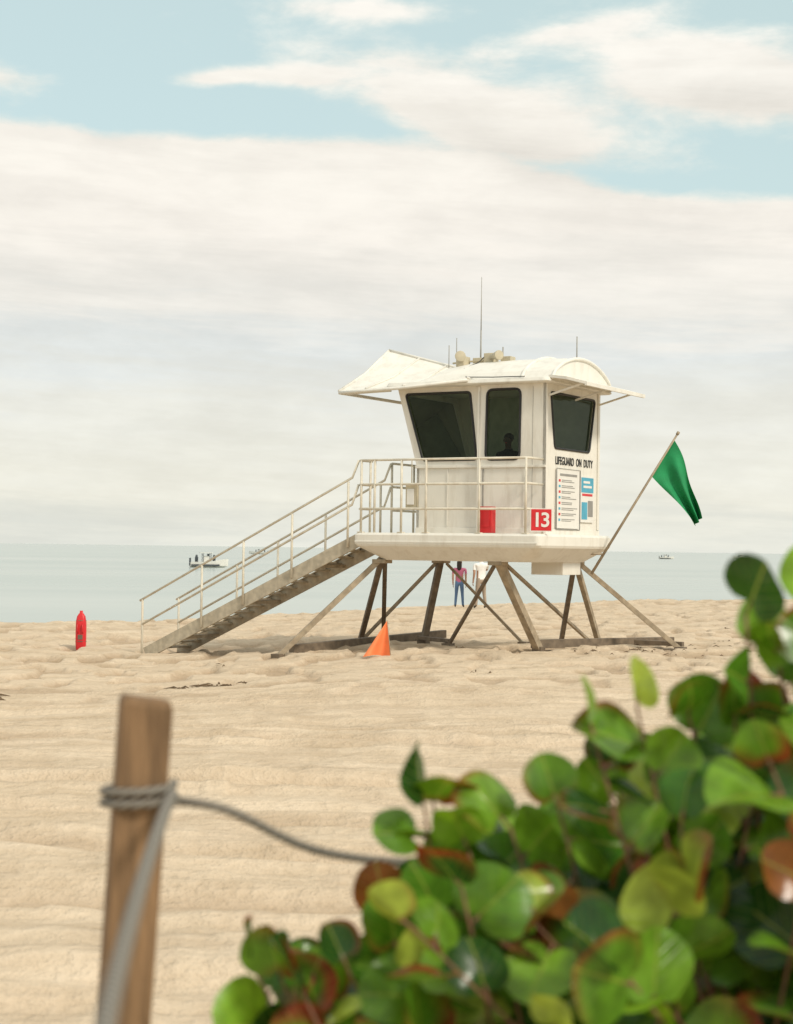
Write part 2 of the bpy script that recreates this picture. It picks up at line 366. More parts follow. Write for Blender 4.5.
# roof
mb=MB()
mb.loft([rrect(-2.98,.12,-.28,2.42,.1,4.50),rrect(-3.0,.15,-.31,2.45,.1,4.52),rrect(-2.97,.12,-.28,2.42,.1,4.585)],0)
def vault(x,top,y0=-.18,y1=2.34,n=18,zb=4.56):
    pts=[]
    for i in range(n+1):
        t=i/n; pts.append((x,y0+(y1-y0)*t,zb+(top-zb)*math.sin(math.pi*t)**.62))
    return pts
mb.loft([vault(-2.5,4.72),vault(-2.1,4.96),vault(-1.75,5.01),vault(-.9,5.03),vault(-.1,5.02),vault(.14,4.98)],0)
for xx in (-.42,.15):
    mb.tube([Vector(p)+Vector((0,0,.005)) for p in vault(xx,5.03 if xx<0 else 4.99)],.032)
mb.obj('main_roof',M_roof,tower,bevel=.012)
mb=MB()
ap=Vector((-3.72,1.07,5.33)); rr=Vector((-1.75,1.07,4.80))
fr=[(-3.92,-.32,4.47),(-3.35,-.36,4.485),(-2.6,-.37,4.51),(-1.35,-.34,4.60)]
bk=[(a,2.14-b+.0,c) for a,b,c in fr]
mid=[ap+(rr-ap)*t for t in (0,.33,.62,1)]
row=[(Vector(f)*.5+m_*.5)+Vector((0,0,-.07)) for f,m_ in zip(fr,mid)]
rowb=[(Vector(f)*.5+m_*.5)+Vector((0,0,-.07)) for f,m_ in zip(bk,mid)]
vs=[Vector(p) for p in fr]+row+mid+rowb+[Vector(p) for p in bk]
fs=[]
for j in range(4):
    for i in range(3): fs.append((j*4+i,j*4+i+1,(j+1)*4+i+1,(j+1)*4+i))
mb.add(vs,fs)
o=mb.obj('ramp_canopy',M_roof,tower); s=o.modifiers.new('Solidify','SOLIDIFY'); s.thickness=.05; s.offset=-1
mb=MB()
up=Vector((0,0,.012))
for f,rw,m_ in zip(fr,row,mid): mb.tube([Vector(f)+up,rw+up,m_+up],.018,6)
mb.tube([Vector(p)+Vector((0,0,-.03)) for p in fr],.03,6); mb.tube([m_+up for m_ in mid],.025,6)
mb.tube([Vector(fr[0]),row[0],mid[0],rowb[0],Vector(bk[0])],.03,6)
mb.beam((-3.9,-.3,4.44),(-3.9,2.4,4.44),.05); mb.beam((-2.9,-.25,4.46),(-3.88,-.28,4.43),.05); mb.beam((-2.9,2.35,4.46),(-3.88,2.4,4.43),.05)
mb.obj('canopy_ribs',M_roof,tower)
mb=MB()
a=[(.10,-.2,4.60),(.45,-.26,4.55),(.78,-.2,4.46)]; bb=[(.10,2.36,4.60),(.45,2.42,4.55),(.78,2.36,4.46)]
mb.add(a+bb,[(0,1,4,3),(1,2,5,4)]); o=mb.obj('sign_visor',M_roof,tower); s=o.modifiers.new('Solidify','SOLIDIFY'); s.thickness=.045; s.offset=0
mb=MB()
for yy in (.0,1.07,2.12): mb.beam((.02,yy,4.30),(.62,yy,4.47),.03)
mb.beam((.77,-.2,4.45),(.77,2.36,4.45),.04,.06); mb.obj('visor_brackets',M_roof,tower)
mb=MB()
mb.tube([(-1.79,1,4.95),(-1.79,1,5.6)],.016,6); mb.tube([(-1.79,1,5.6),(-1.79,1,6.55)],[.011,.006],6)
mb.tube([(-2.43,1,4.8),(-2.43,1,5.36)],.01,6); mb.tube([(-2.33,1.1,4.8),(-2.33,1.1,5.5)],.009,6)
mb.tube([(-.02,1.2,4.98),(-.02,1.2,5.42)],.012,6); mb.tube([(-1.35,1,5.0),(-1.35,1,5.28)],.014,6)
mb.obj('antennas',M_grey,tower)
mb=MB()
mb.tube([(-2.05,.75,5.06),(-1.98,.55,5.07),(-1.88,.40,5.08)],[.035,.06,.10],12); mb.box(-2.13,-1.97,.7,.95,4.93,5.12)
mb.tube([(-1.5,.8,5.08),(-1.34,.68,5.09),(-1.22,.6,5.09)],[.035,.06,.09],12); mb.box(-1.62,-1.42,.78,.98,4.98,5.16)
mb.box(-1.9,-1.66,.9,1.2,4.99,5.1); mb.tube([(-2.3,.9,5.02),(-1.2,.9,5.07)],.02,6); mb.box(-1.3,-1.1,.8,1.0,5.0,5.09)
mb.obj('loudspeakers',M_yel,tower,bevel=.01)
mb=MB()
mb.tube([(-1.62,.9,5.15),(-1.62,.6,4.98),(-1.7,.2,4.83),(-1.5,-.1,4.65),(-.9,-.27,4.61),(-.3,-.29,4.6)],.008,6)
mb.obj('roof_cable',M_black,tower)
# deck rails
mb=MB()
RT=3.22; RX=-.03
def fr_rail(z): mb.tube([(-3.29,-.2,z),(-3.29,-.60,z),(-3.23,-.67,z),(RX-.06,-.67,z),(RX,-.60,z),(RX,-.12,z)],.021,8)
for z in (RT,2.80,2.38): fr_rail(z)
for x in (-3.22,-2.95,-2.42,-1.94,-.93,RX-.04): mb.tube([(x,-.67,FL),(x,-.67,RT)],.022,8)
mb.tube([(-3.29,-.25,FL),(-3.29,-.25,RT)],.022)
for z in (RT,2.80,2.38): mb.tube([(-3.29,.5,z),(-3.29,2.16,z),(-3.22,2.22,z),(-2.5,2.22,z)],.021)
for y in (.5,1.3,2.15): mb.tube([(-3.29,y,FL),(-3.29,y,RT)],.022)
mb.tube([(-2.8,2.22,FL),(-2.8,2.22,RT)],.022)
for x in (-3.22,-2.42,-1.94,-.93,RX-.04): mb.box(x-.05,x+.05,-.72,-.62,FL,FL+.015)
mb.obj('deck_railing',M_rail,tower)
# ramp
x0,x1=-3.30,-7.92; z0,z1=1.93,-.30; y0,y1=-.60,.42
sl=(z1-z0)/(x1-x0)
def rz(x): return z0+(x-x0)*sl
mb=MB()
for yy in (y0,y1):
    mb.beam((x0,yy,rz(x0)-.09),(x1,yy,rz(x1)-.02),.05,.22)
    mb.beam((x0,yy+(.03 if yy<0 else -.03),rz(x0)+.03),(x1,yy+(.03 if yy<0 else -.03),rz(x1)+.095),.09,.015)
x=x0-.1
while x>x1+.05:
    mb.beam((x,y0+.03,rz(x)-.01),(x,y1-.03,rz(x)-.01),.215,.03); mb.beam((x,y0+.03,rz(x)+.012),(x,y1-.03,rz(x)+.012),.04,.03,1); x-=.24
for x in (-4.2,-5.6,-7.0): mb.beam((x,y0,rz(x)-.13),(x,y1,rz(x)-.13),.06,.06,1)
mb.obj('ramp_walkway',[M_ramp,M_leg],tower)
mb=MB()
for yy in (y0-.045,y1+.045):
    for hh,xs in ((1.02,x1-.12),(.55,x1-.08)):
        mb.tube([(-3.29,yy,RT if hh>1 else 2.8),(-3.42,yy,rz(-3.42)+hh+.03),(xs,yy,rz(xs)+hh)],.022)
    for x in (-3.5,-4.66,-5.7,-6.62,-7.98):
        mb.tube([(x,yy,rz(x)-.12),(x,yy,rz(x)+1.02)],.022)
mb.obj('ramp_handrails',M_rail,tower)
# struts
FLn=T2W(-3.0,-.3,1.54); BLn=T2W(-3.0,1.85,1.54); FRn=T2W(-.75,-.3,1.54); BRn=T2W(-.3,1.85,1.54)
G={1:(-2.0,29.3),2:(-.66,32.2),3:(-.22,32.8),4:(.53,31.5),5:(.95,30.4),6:(2.5,29.7),7:(2.36,31.2),8:(3.72,32.6),9:(3.05,31.4),10:(3.75,31.3),11:(5.05,30.2)}
def gp(i): x,y=G[i]; return Vector((x,y,gz(x,y)-.02))
mb=MB()
def st(a,i,w,h,mi=0):
    p=W2T(*a); q=W2T(*gp(i)); mb.beam(p,q,w,h,mi)
o_=Vector
st(FLn,1,.08,.09); st(FLn+o_((.0,.1,0)),2,.09,.09,1); st(FLn+o_((.05,.1,0)),3,.08,.08,1)
st(BLn,2,.06,.06); st(BLn,4,.13,.11,1); st(BLn+o_((.1,0,-.1)),7,.05,.05)
st(FRn,5,.055,.055,1); st(FRn,6,.13,.13); st(FRn+o_((.1,.1,-.05)),8,.055,.055)
st(BRn,9,.08,.08,1); st(BRn,10,.09,.09); st(BRn,11,.085,.085)
def sk(p,q,w,h,mi=1): 
    mb.beam(W2T(p[0],p[1],gz(*p)+.07),W2T(q[0],q[1],gz(*q)+.07),w,h,mi)
sk((-1.80,29.75),(.95,32.9),.12,.15); sk((2.4,29.75),(5.1,31.4),.12,.15); sk((3.7,31.35),(5.12,30.35),.1,.08); sk((.45,31.5),(.98,30.35),.09,.07)
for n_ in (FLn,BLn,FRn,BRn):
    p=W2T(*n_); mb.box(p.x-.13,p.x+.13,p.y-.13,p.y+.13,1.44,1.51)
for i in G:
    p=W2T(*gp(i)); mb.box(p.x-.09,p.x+.09,p.y-.09,p.y+.09,p.z-.1,p.z+.05,1)
mb.obj('support_struts',[M_leg,M_legd],tower,bevel=.006)
# signs
def text(name,s,size,loc,rot,m_,parent,sx=1,off=.003,sp=1.0):
    c=bpy.data.curves.new(name,'FONT'); c.body=s; c.size=size; c.align_x='CENTER'; c.align_y='CENTER'; c.extrude=.002; c.offset=off; c.space_character=sp
    c.materials.append(m_); o=bpy.data.objects.new(name,c); o.location=loc; o.rotation_euler=rot; o.scale=(sx,1,1); return link(o,parent)
text('lifeguard_on_duty_lettering','LIFEGUARD  ON  DUTY',.19,(.008,1.09,3.22),(R(90),0,R(90)),M_text,tower,.77,.003,1.02)
mb=MB()
mb.box(.004,.03,.33,1.26,2.08,3.07,0); mb.box(.004,.03,1.32,1.88,2.20,3.0,0)
mb.box(.031,.034,1.34,1.86,2.72,2.98,1); mb.box(.031,.034,1.38,1.82,2.66,2.70,3); mb.box(.035,.037,1.42,1.78,2.80,2.84,0); mb.box(.035,.037,1.42,1.70,2.88,2.92,0)
mb.box(.031,.034,1.36,1.6,2.25,2.55,1); mb.box(.031,.034,1.63,1.84,2.3,2.58,2)
mb.box(.031,.034,.45,1.15,2.97,3.01,2)
z=2.90; k=0
random.seed(3)
while z>2.16:
    mb.box(.031,.034,.40,.47,z-.03,z+.01,3 if k%2==0 else 1)
    for j in range(2):
        mb.box(.031,.034,.52,.52+random.uniform(.35,.65),z-.028*j-.006,z-.028*j+.006,2)
    z-=.095; k+=1
mb.tube([(.033,.31,2.06),(.033,1.28,2.06),(.033,1.28,3.09),(.033,.31,3.09),(.033,.31,2.06)],.010,5,2)
mb.obj('sign_boards',[M_signw,M_signb,M_signg,M_red],tower)
mb=MB(); mb.box(-.165,.165,-.012,.012,-.175,.175,0); mb.box(-.18,.18,-.008,.008,-.19,.19,1)
PL=Vector((.145,-.52,2.20))
o=mb.obj('number_plate',[M_red,M_signw],tower); o.location=PL; o.rotation_euler=(0,0,R(24))
t=text('number_13_lettering','13',.33,PL,(R(90),0,R(24)),M_signw,tower,1,.006,.82); t.location=PL+Vector((0,0,-.01))+Matrix.Rotation(R(24),3,'Z')@Vector((0,-.016,0))
mb=MB(); mb.tube([PL+Vector((0,.03,-.25)),PL+Vector((0,.03,.1))],.015); mb.obj('number_plate_bracket',M_rail,tower)
mb=MB(); mb.box(-.98,-.74,-.58,-.42,FL+.01,2.42,0); mb.box(-.95,-.77,-.595,-.582,2.08,2.36,0); mb.obj('red_equipment_box',M_red,tower,bevel=.02)
mb=MB(); mb.box(-2.36,-2.16,-.63,-.53,2.38,2.78,0); mb.box(-2.33,-2.19,-.645,-.632,2.45,2.72,1); mb.tube([(-2.26,-.6,2.78),(-2.26,-.6,3.2)],.01); mb.obj('rail_junction_box',[M_yel,M_signw],tower,bevel=.01)

# ------------------------------------------------------------------ green flag
flag=empty('green_flag',(3.42,29.85,1.30))
pb=Vector((0,0,0)); pt=Vector((1.50,.15,2.47))
mb=MB(); mb.tube([pb,pt],[.026,.018],8); mb.tube([pt,pt+Vector((.03,0,.05))],.028,8); mb.tube([(-.2,.12,.35),(.2,.02,.35)],.02,6)
mb.obj('flag_pole',M_leg,flag)
m=mat('green_flag_cloth',(.012,.25,.085),.75,var=.15,scale=5,bump=.2,bscale=200)
Pt=pb+(pt-pb)*.965; Pl=pb+(pt-pb)*.70
tipL=Pl+Vector((.80,.1,-.86)); tipR=Pt+Vector((.50,.15,-1.38))
mb=MB(); n=26; vs=[];fs=[]
for i in range(n+1):
    t=i/n
    for j in range(n+1):
        s_=j/n
        A=Pl.lerp(Pt,s_); B=tipL.lerp(tipR,s_) 
        bulge=Vector((.05*math.sin(math.pi*t)*s_+.02*math.sin(t*9)*s_, -.16*math.sin(s_*11+t*2.5)*t, .03*math.sin(math.pi*t)*(1-s_)))
        vs.append(A.lerp(B,t)+bulge+Vector((0,.06*math.sin(t*7+s_*3),0)))
for i in range(n):
    for j in range(n): fs.append((i*(n+1)+j,(i+1)*(n+1)+j,(i+1)*(n+1)+j+1,i*(n+1)+j+1))
mb.add(vs,fs,0,True); mb.obj('flag_cloth',m,flag)

# ------------------------------------------------------------------ rescue buoy
bx,by=-6.06,33.0; rb=empty('rescue_buoy',(bx,by,hz(bx,by)-.02))
mb=MB(); mb.loft([rrect(-r_,r_,-r_*.8,r_*.8,r_*.6,z) for r_,z in ((.055,0),(.085,.015),(.095,.08),(.10,.16),(.102,.42),(.098,.58),(.080,.68),(.048,.73),(.030,.75),(.030,.79))],0,sm=True)
mb.tube([(-.045,-.075,.36),(-.045,-.12,.39),(-.045,-.12,.51),(-.045,-.075,.54)],.012,8)
mb.tube([(.045,-.075,.36),(.045,-.12,.39),(.045,-.12,.51),(.045,-.075,.54)],.012,8)
mb.obj('float_body',M_red,rb)
mb=MB()
for zz_ in (.20,.60): mb.tube([(.106*math.cos(a)*(.93 if zz_>.5 else 1),.086*math.sin(a)*(.93 if zz_>.5 else 1),zz_) for a in [2*math.pi*i/16 for i in range(17)]],.007,6)
mb.box(-.045,.045,-.088,-.082,.24,.33); mb.obj('float_straps',M_legd,rb)

# ------------------------------------------------------------------ orange pennant
px,py=-.27,27.5; pf=empty('orange_pennant',(px,py,hz(px,py)-.03))
m=mat('orange_cloth',(.85,.24,.085),.7,var=.1,bump=.2)
mb=MB(); n=12; vs=[];fs=[]
A=Vector((.14,.05,.60)); Bl=Vector((-.24,-.1,.02)); Br=Vector((.20,-.05,.06))
for i in range(n+1):
    t=i/n
    for j in range(n+1):
        s_=j/n; p=A.lerp(Bl.lerp(Br,s_),t); vs.append(p+Vector((0,-.09*math.sin(s_*6.5+.5)*t,.02*math.sin(s_*5)*t)))
for i in range(n):
    for j in range(n): fs.append((i*(n+1)+j,(i+1)*(n+1)+j,(i+1)*(n+1)+j+1,i*(n+1)+j+1))
mb.add(vs,fs,0,True); mb.obj('pennant_cloth',m,pf)
mb=MB(); mb.tube([(.22,.06,-.1),(.14,.06,.61)],.009,6); mb.obj('pennant_stick',M_leg,pf)

# ------------------------------------------------------------------ people
def person(name,loc,rz_,Ht,shirt,pants,skin,hair,armR='down',armL='down',long_hair=False,slim=1.0,stance=0.0,shoes=None):
    e=empty(name,loc,rz_); S=Ht/1.76; e.scale=(S,S,S)
    J={'pel':((0,0,.96),(.145*slim,.10)),'sp':((0,.0,1.13),(.125*slim,.09)),'ch':((0,0,1.33),(.155*slim,.105)),'nb':((0,-.01,1.46),(.07,.06)),
       'nk':((0,0,1.53),(.05,.05)),'hb':((0,.015,1.58),(.062,.075)),'hm':((0,.01,1.66),(.076,.092)),'ht':((0,0,1.73),(.055,.065))}
    for s_,sx in (('L',-1),('R',1)):
        J['sh'+s_]=((sx*.18*slim,0,1.41),(.058,.058))
        pose=armR if s_=='R' else armL
        if pose=='down': el,wr,hd=(sx*.235,-.03,1.13),(sx*.24,.06,.89),(sx*.235,.09,.80)
        elif pose=='phone': el,wr,hd=(sx*.25,.20,1.22),(sx*.12,.38,1.42),(sx*.08,.42,1.50)
        elif pose=='hip': el,wr,hd=(sx*.37,-.06,1.16),(sx*.20,.05,1.00),(sx*.15,.08,.97)
        J['el'+s_]=(el,(.042,.042)); J['wr'+s_]=(wr,(.027,.027)); J['hd'+s_]=(hd,(.036,.022))
        J['hp'+s_]=((sx*.085,0,.88),(.085*slim,.09)); 
        J['kn'+s_]=((sx*(.10+stance*.4),.03,.50),(.062*slim,.06)); J['an'+s_]=((sx*(.11+stance),-.01,.10),(.045,.045)); J['to'+s_]=((sx*(.125+stance),.15,.04),(.04,.028))
    names=list(J); ix={k:i for i,k in enumerate(names)}
    E=[('pel','sp'),('sp','ch'),('ch','nb'),('nb','nk'),('nk','hb'),('hb','hm'),('hm','ht')]
    for s_ in 'LR': E+=[('ch','sh'+s_),('sh'+s_,'el'+s_),('el'+s_,'wr'+s_),('wr'+s_,'hd'+s_),('pel','hp'+s_),('hp'+s_,'kn'+s_),('kn'+s_,'an'+s_),('an'+s_,'to'+s_)]
    me=bpy.data.meshes.new('tmp'); me.from_pydata([J[k][0] for k in names],[(ix[a],ix[b_]) for a,b_ in E],[])
    o=link(bpy.data.objects.new('tmp',me)); sk_=o.modifiers.new('Skin','SKIN'); sk_.use_smooth_shade=True
    sv=me.skin_vertices[0].data
    for k in names: sv[ix[k]].radius=J[k][1]
    for q in sv: q.use_root=False
    sv[ix['pel']].use_root=True
    su=o.modifiers.new('Sub','SUBSURF'); su.levels=2; su.render_levels=2
    dg=bpy.context.evaluated_depsgraph_get(); dg.update()
    nm=bpy.data.meshes.new_from_object(o.evaluated_get(dg)); bpy.data.objects.remove(o)
    nm.materials.clear()
    for m_ in (skin,shirt,pants,shoes or M_dark): nm.materials.append(m_)
    segs=[]
    def seg(a,b_,mi,cut=None,mi2=None): segs.append((Vector(J[a][0]),Vector(J[b_][0]),mi,cut,mi2))
    seg('pel','sp',1); seg('sp','ch',1); seg('ch','nb',1); seg('nk','hb',0); seg('hb','hm',0); seg('hm','ht',0)
    for s_ in 'LR':
        seg('ch','sh'+s_,1); seg('sh'+s_,'el'+s_,1,.65,0); seg('el'+s_,'wr'+s_,0); seg('wr'+s_,'hd'+s_,0); seg('hp'+s_,'kn'+s_,2); seg('kn'+s_,'an'+s_,2); seg('an'+s_,'to'+s_,3)
    for f in nm.polygons:
        c=f.center; best=(9,0)
        for a,b_,mi,cut,mi2 in segs:
            d=b_-a; t=max(0,min(1,(c-a).dot(d)/d.dot(d))); dist=(c-(a+d*t)).length
            if dist<best[0]: best=(dist,(mi2 if cut and t>cut else mi))
        mi=best[1]
        if mi==1 and c.z<.93: mi=2
        f.material_index=mi; f.use_smooth=True
    ob=link(bpy.data.objects.new('body',nm),e)
    mb=MB()
    def blob(c,r_,mi,n1=10,n2=12):
        vs=[];fs=[]
        for i in range(n1+1):
            a=math.pi*i/n1
            for j in range(n2):
                b_=2*math.pi*j/n2; vs.append((c[0]+r_[0]*math.sin(a)*math.cos(b_),c[1]+r_[1]*math.sin(a)*math.sin(b_),c[2]+r_[2]*math.cos(a)))
        for i in range(n1):
            for j in range(n2): fs.append((i*n2+j,i*n2+(j+1)%n2,(i+1)*n2+(j+1)%n2,(i+1)*n2+j))
        mb.add(vs,fs,mi,True)
    blob((0,-.018,1.695),(.088,.098,.082),0)
    if long_hair:
        mb.loft([rrect(-w_,w_,-.115,-.02,.03,z) for w_,z in ((.03,1.36),(.075,1.41),(.09,1.52),(.088,1.66),(.06,1.74))],0,sm=True)
    for sx in (-1,1):
        blob((sx*.03,.098,1.655),(.012,.008,.008),2,5,6); blob((sx*.082,.01,1.645),(.012,.02,.03),1,5,6)
    blob((0,.108,1.63),(.012,.018,.022),1,5,6); blob((0,.095,1.595),(.024,.008,.007),3,5,6)
    for s_,sx in (('L',-1),('R',1)):
        w_=Vector(J['wr'+s_][0]); h_=Vector(J['hd'+s_][0]); d=(h_-w_).normalized(); sd_=Vector((0,1,0)) if abs(d.y)<.7 else Vector((1,0,0)); sd_=(sd_-d*sd_.dot(d)).normalized()
        for k,ln in enumerate((.065,.078,.072,.055)):
            p=h_+sd_*(.03-.02*k)+d*.015; inn=Vector((-sx*.015,.0,0)); mb.tube([p,p+d*ln*.5,p+d*ln*.95+inn],[.0095,.009,.007],6,1)
        p=w_+d*.03+sd_*.02; mb.tube([p,p+sd_*.03+d*.03,p+sd_*.035+d*.06],[.012,.011,.008],6,1)
    mb.obj('hair_face_and_fingers',[hair,skin,M_dark,M_red],e)
    return e
skinA=mat('skin',(.42,.24,.16),.6,var=.05); hairB=mat('dark_hair',(.02,.014,.01),.6)
pink=mat('pink_shirt',(.42,.12,.20),.8); jeans=mat('blue_jeans',(.10,.17,.30),.85); wht=mat('white_shirt',(.82,.80,.77),.85); khaki=mat('khaki_trousers',(.36,.28,.21),.85)
person('woman',(2.04,54.6,hz(2.04,54.6)),R(-8),1.54,pink,jeans,skinA,hairB,'down','down',True,1.25,.03)
person('man',(2.70,54.0,hz(2.70,54.0)),R(15),1.74,wht,khaki,skinA,hairB,'phone','down',False,1.30,.05)
lp=T2W(-1.00,.55,FL+.02)
navy=mat('navy_shirt',(.012,.014,.018),.8); skinD=mat('tanned_skin',(.10,.055,.035),.6,var=.05)
person('lifeguard',tuple(lp),R(150),1.72,navy,navy,skinD,hairB,'down','down',False,1.15,.0)

# ------------------------------------------------------------------ boats
M_hull=mat('boat_hull',(.70,.68,.62),.4); M_bdark=mat('boat_dark',(.05,.06,.07),.5)
def boat(loc,Lb,rz_,top=True):
    e=empty('motorboat',(loc[0],loc[1],SEA),rz_); mb=MB(); rings=[]
    for t,wd,zk,zs in ((0,.85,-.2,.75),(.3,1.0,-.25,.78),(.6,.92,-.22,.9),(.85,.5,-.05,1.08),(1,.04,.5,1.22)):
        x=(t-.45)*Lb; w_=wd*Lb*.16; rings.append([(x,-w_,zs),(x,-w_*.9,.2),(x,0,zk),(x,w_*.9,.2),(x,w_,zs),(x,0,zs-.15)])
    mb.loft(rings,0); mb.box(-.1*Lb,.05*Lb,-.35,.35,.6,1.6,0); mb.box(-.47*Lb,-.43*Lb,-.2,.2,.2,1.3,1)
    mb.box(.0*Lb,.04*Lb,-.36,.36,1.6,1.9,1)
    mb.box(-.44*Lb,.30*Lb,-.165*Lb,-.155*Lb,.2,.42,1)
    if top:
        for sx in (-.12,.08):
            for sy in (-.6,.6): mb.tube([(sx*Lb,sy,.7),(sx*Lb,sy,2.0)],.04,6,1)
        mb.box(-.2*Lb,.12*Lb,-.85,.85,2.0,2.08,0)
    mb.tube([(-.28*Lb,.1,.6),(-.28*Lb,.1,1.3),(-.28*Lb,.1,1.75)],[.2,.24,.12],8,1)
    mb.tube([(.18*Lb,.1,.6),(.18*Lb,.1,1.3),(.18*Lb,.1,1.75)],[.2,.22,.12],8,1)
    mb.obj('boat_body',[M_hull,M_bdark],e)
    return e
boat((-26.5,240),5.4,R(15)); boat((-56,700),8,R(170)); boat((117,740),6.5,R(5)); boat((182,900),8,R(185)); boat((-28,900),6,R(20),False)

# ------------------------------------------------------------------ seaweed
m_w=mat('seaweed',(.14,.095,.055),.9,var=.4)
mb=MB(); random.seed(11)
def clump(cx,cy,rx,ry,n,sz=1.0):
    for _ in range(n):
        x=cx+random.gauss(0,rx); y=cy+random.gauss(0,ry); z=hz(x,y)+.006; a=random.uniform(0,6.28); l=random.uniform(.03,.10)*sz
        p=Vector((x,y,z)); d=Vector((math.cos(a),math.sin(a)*.6,0))*l
        mb.tube([p-d,p+Vector((0,0,random.uniform(.005,.025))),p+d],[.003,random.uniform(.005,.012)*sz,.002],5)
clump(-2.75,23.4,.22,.14,26,1.3); clump(-2.2,23.2,.08,.06,8); clump(-5.0,21.3,.07,.14,22,1.3); clump(4.3,29.0,1.4,.5,60); clump(5.8,30.6,1.2,.8,40)
for _ in range(12): clump(random.uniform(-6,9),random.uniform(20,42),.10,.06,3)
mb.obj('seaweed_debris',m_w)

# ------------------------------------------------------------------ fence posts & ropes
m_post=mat('weathered_wood',(.235,.14,.07),.8,var=.5,scale=7,bump=.6,bscale=30,stretch=(6,6,.5),dirt=(.09,.055,.03),dirt_amt=.7)
def post(basep,topp,w_):
    p=Vector(basep); q=Vector(topp); e=empty('wooden_post',(0,0,0)); mb=MB(); a=R(14)
    rings=[]
    for c,s_ in ((p,1),(p.lerp(q,.5),1.0),(q-Vector((0,0,.012)),1),(q,.9)):
        ring=[]
        for x,y,z in rrect(-w_/2*s_,w_/2*s_,-w_/2*s_,w_/2*s_,.006,0,3):
            ring.append((c.x+x*math.cos(a)-y*math.sin(a),c.y+x*math.sin(a)+y*math.cos(a),c.z-.012*(x/w_)*(c.z>1)))
        rings.append(ring)
    mb.loft(rings,0); mb.obj('post_timber',m_post,e); return e
post((-.522,2.95,-.3),(-.428,2.95,1.437),.086)
post((.15,-1.6,-.3),(.12,-1.6,1.4),.09)
post((1.42,4.3,-.3),(1.40,4.3,1.42),.09)
m=bpy.data.materials.new('twisted_rope'); m.use_nodes=True; nt=m.node_tree; N=nt.nodes; L=nt.links; b=N['Principled BSDF']
b.inputs['Roughness'].default_value=.85
uvn=N.new('ShaderNodeUVMap'); uvn.uv_map='UVMap'
sp=N.new('ShaderNodeSeparateXYZ'); L.new(uvn.outputs[0],sp.inputs[0])
wv=mth('SINE',mth('ADD',mth('MULTIPLY',sp.outputs[1],6.2832*3),mth('MULTIPLY',sp.outputs[0],6.2832*45)))
r=N.new('ShaderNodeValToRGB'); r.color_ramp.elements[0].color=(.13,.115,.095,1); r.color_ramp.elements[1].color=(.32,.29,.24,1); r.color_ramp.elements[0].position=.1
L.new(mth('ADD',mth('MULTIPLY',wv,.5),.5),r.inputs[0]); L.new(r.outputs[0],b.inputs['Base Color'])
bp=N.new('ShaderNodeBump'); bp.inputs['Distance'].default_value=.002; L.new(wv,bp.inputs['Height']); L.new(bp.outputs[0],b.inputs['Normal'])
def rope(name,ctrl,rad,sub=20):
    pts=[Vector(c) for c in ctrl]; P=[]
    for i in range(len(pts)-1):
        p0=pts[max(i-1,0)];p1=pts[i];p2=pts[i+1];p3=pts[min(i+2,len(pts)-1)]
        for k in range(sub):
            t=k/sub; P.append(.5*((2*p1)+(p2-p0)*t+(2*p0-5*p1+4*p2-p3)*t*t+(3*p1-p0-3*p2+p3)*t**3))
    P.append(pts[-1]); n=12; mb=MB(); mb.tube(P,rad,n,0,False); o=mb.obj(name,m,None,recalc=False)
    uvl=o.data.uv_layers.new(name='UVMap'); acc=[0]
    for i in range(1,len(P)): acc.append(acc[-1]+(P[i]-P[i-1]).length)
    for f in o.data.polygons:
        for li,vi in zip(f.loop_indices,f.vertices):
            i,k=divmod(vi,n)
            kk=k
            if k==0 and any((v_%n)==n-1 for v_ in f.vertices): kk=n
            uvl.data[li].uv=(acc[i],kk/n)
    return o
pc=Vector((-.437,2.95,1.27))
wrap=[]
for i in range(0,15):
    a=R(20-i*45); rr_=.060+.004*math.cos(4*a); wrap.append((pc.x+rr_*math.cos(a),pc.y+rr_*math.sin(a),pc.z+.018-.0025*i))
rope('rope',wrap+[(-.30,2.98,1.245),(-.123,3.15,1.140),(.146,3.4,1.080),(.6,3.72,1.07),(1.0,4.0,1.11),(1.36,4.26,1.22)],.0080,10)
rope('rope',[(-.375,2.93,1.262),(-.372,2.88,1.279),(-.352,2.6,1.276),(-.31,2.1,1.272),(-.25,1.5,1.270),(-.17,.9,1.27),(-.02,0,1.275),(.12,-1.55,1.29)],.0100,24)

# ------------------------------------------------------------------ sea grape bush
bush=empty('sea_grape_bush',(0,0,0))
m=bpy.data.materials.new('sea_grape_leaf'); m.use_nodes=True; nt=m.node_tree; N=nt.nodes; L=nt.links; b=N['Principled BSDF']; outn=[q for q in N if q.type=='OUTPUT_MATERIAL'][0]
at=N.new('ShaderNodeAttribute'); at.attribute_name='lc'
uvn=N.new('ShaderNodeUVMap'); uvn.uv_map='UVMap'; sp=N.new('ShaderNodeSeparateXYZ'); L.new(uvn.outputs[0],sp.inputs[0])
au=mth('ABSOLUTE',mth('SUBTRACT',sp.outputs[0],.5)); 
def mrange(x,a,b_,c,d):
    n=N.new('ShaderNodeMapRange'); n.inputs[1].default_value=a; n.inputs[2].default_value=b_; n.inputs[3].default_value=c; n.inputs[4].default_value=d; L.new(x,n.inputs[0]); return n.outputs[0]
mid_=mrange(au,.008,.025,1,0)
sv_=mth('FRACT',mth('MULTIPLY',mth('SUBTRACT',sp.outputs[1],mth('MULTIPLY',au,.9)),5.5)); sidev=mrange(mth('ABSOLUTE',mth('SUBTRACT',sv_,.5)),.0,.06,.7,0)
vein=mth('MAXIMUM',mid_,sidev)
mxv=N.new('ShaderNodeMixRGB'); mxv.inputs[2].default_value=(.38,.42,.07,1); L.new(mth('MULTIPLY',vein,.5),mxv.inputs[0])
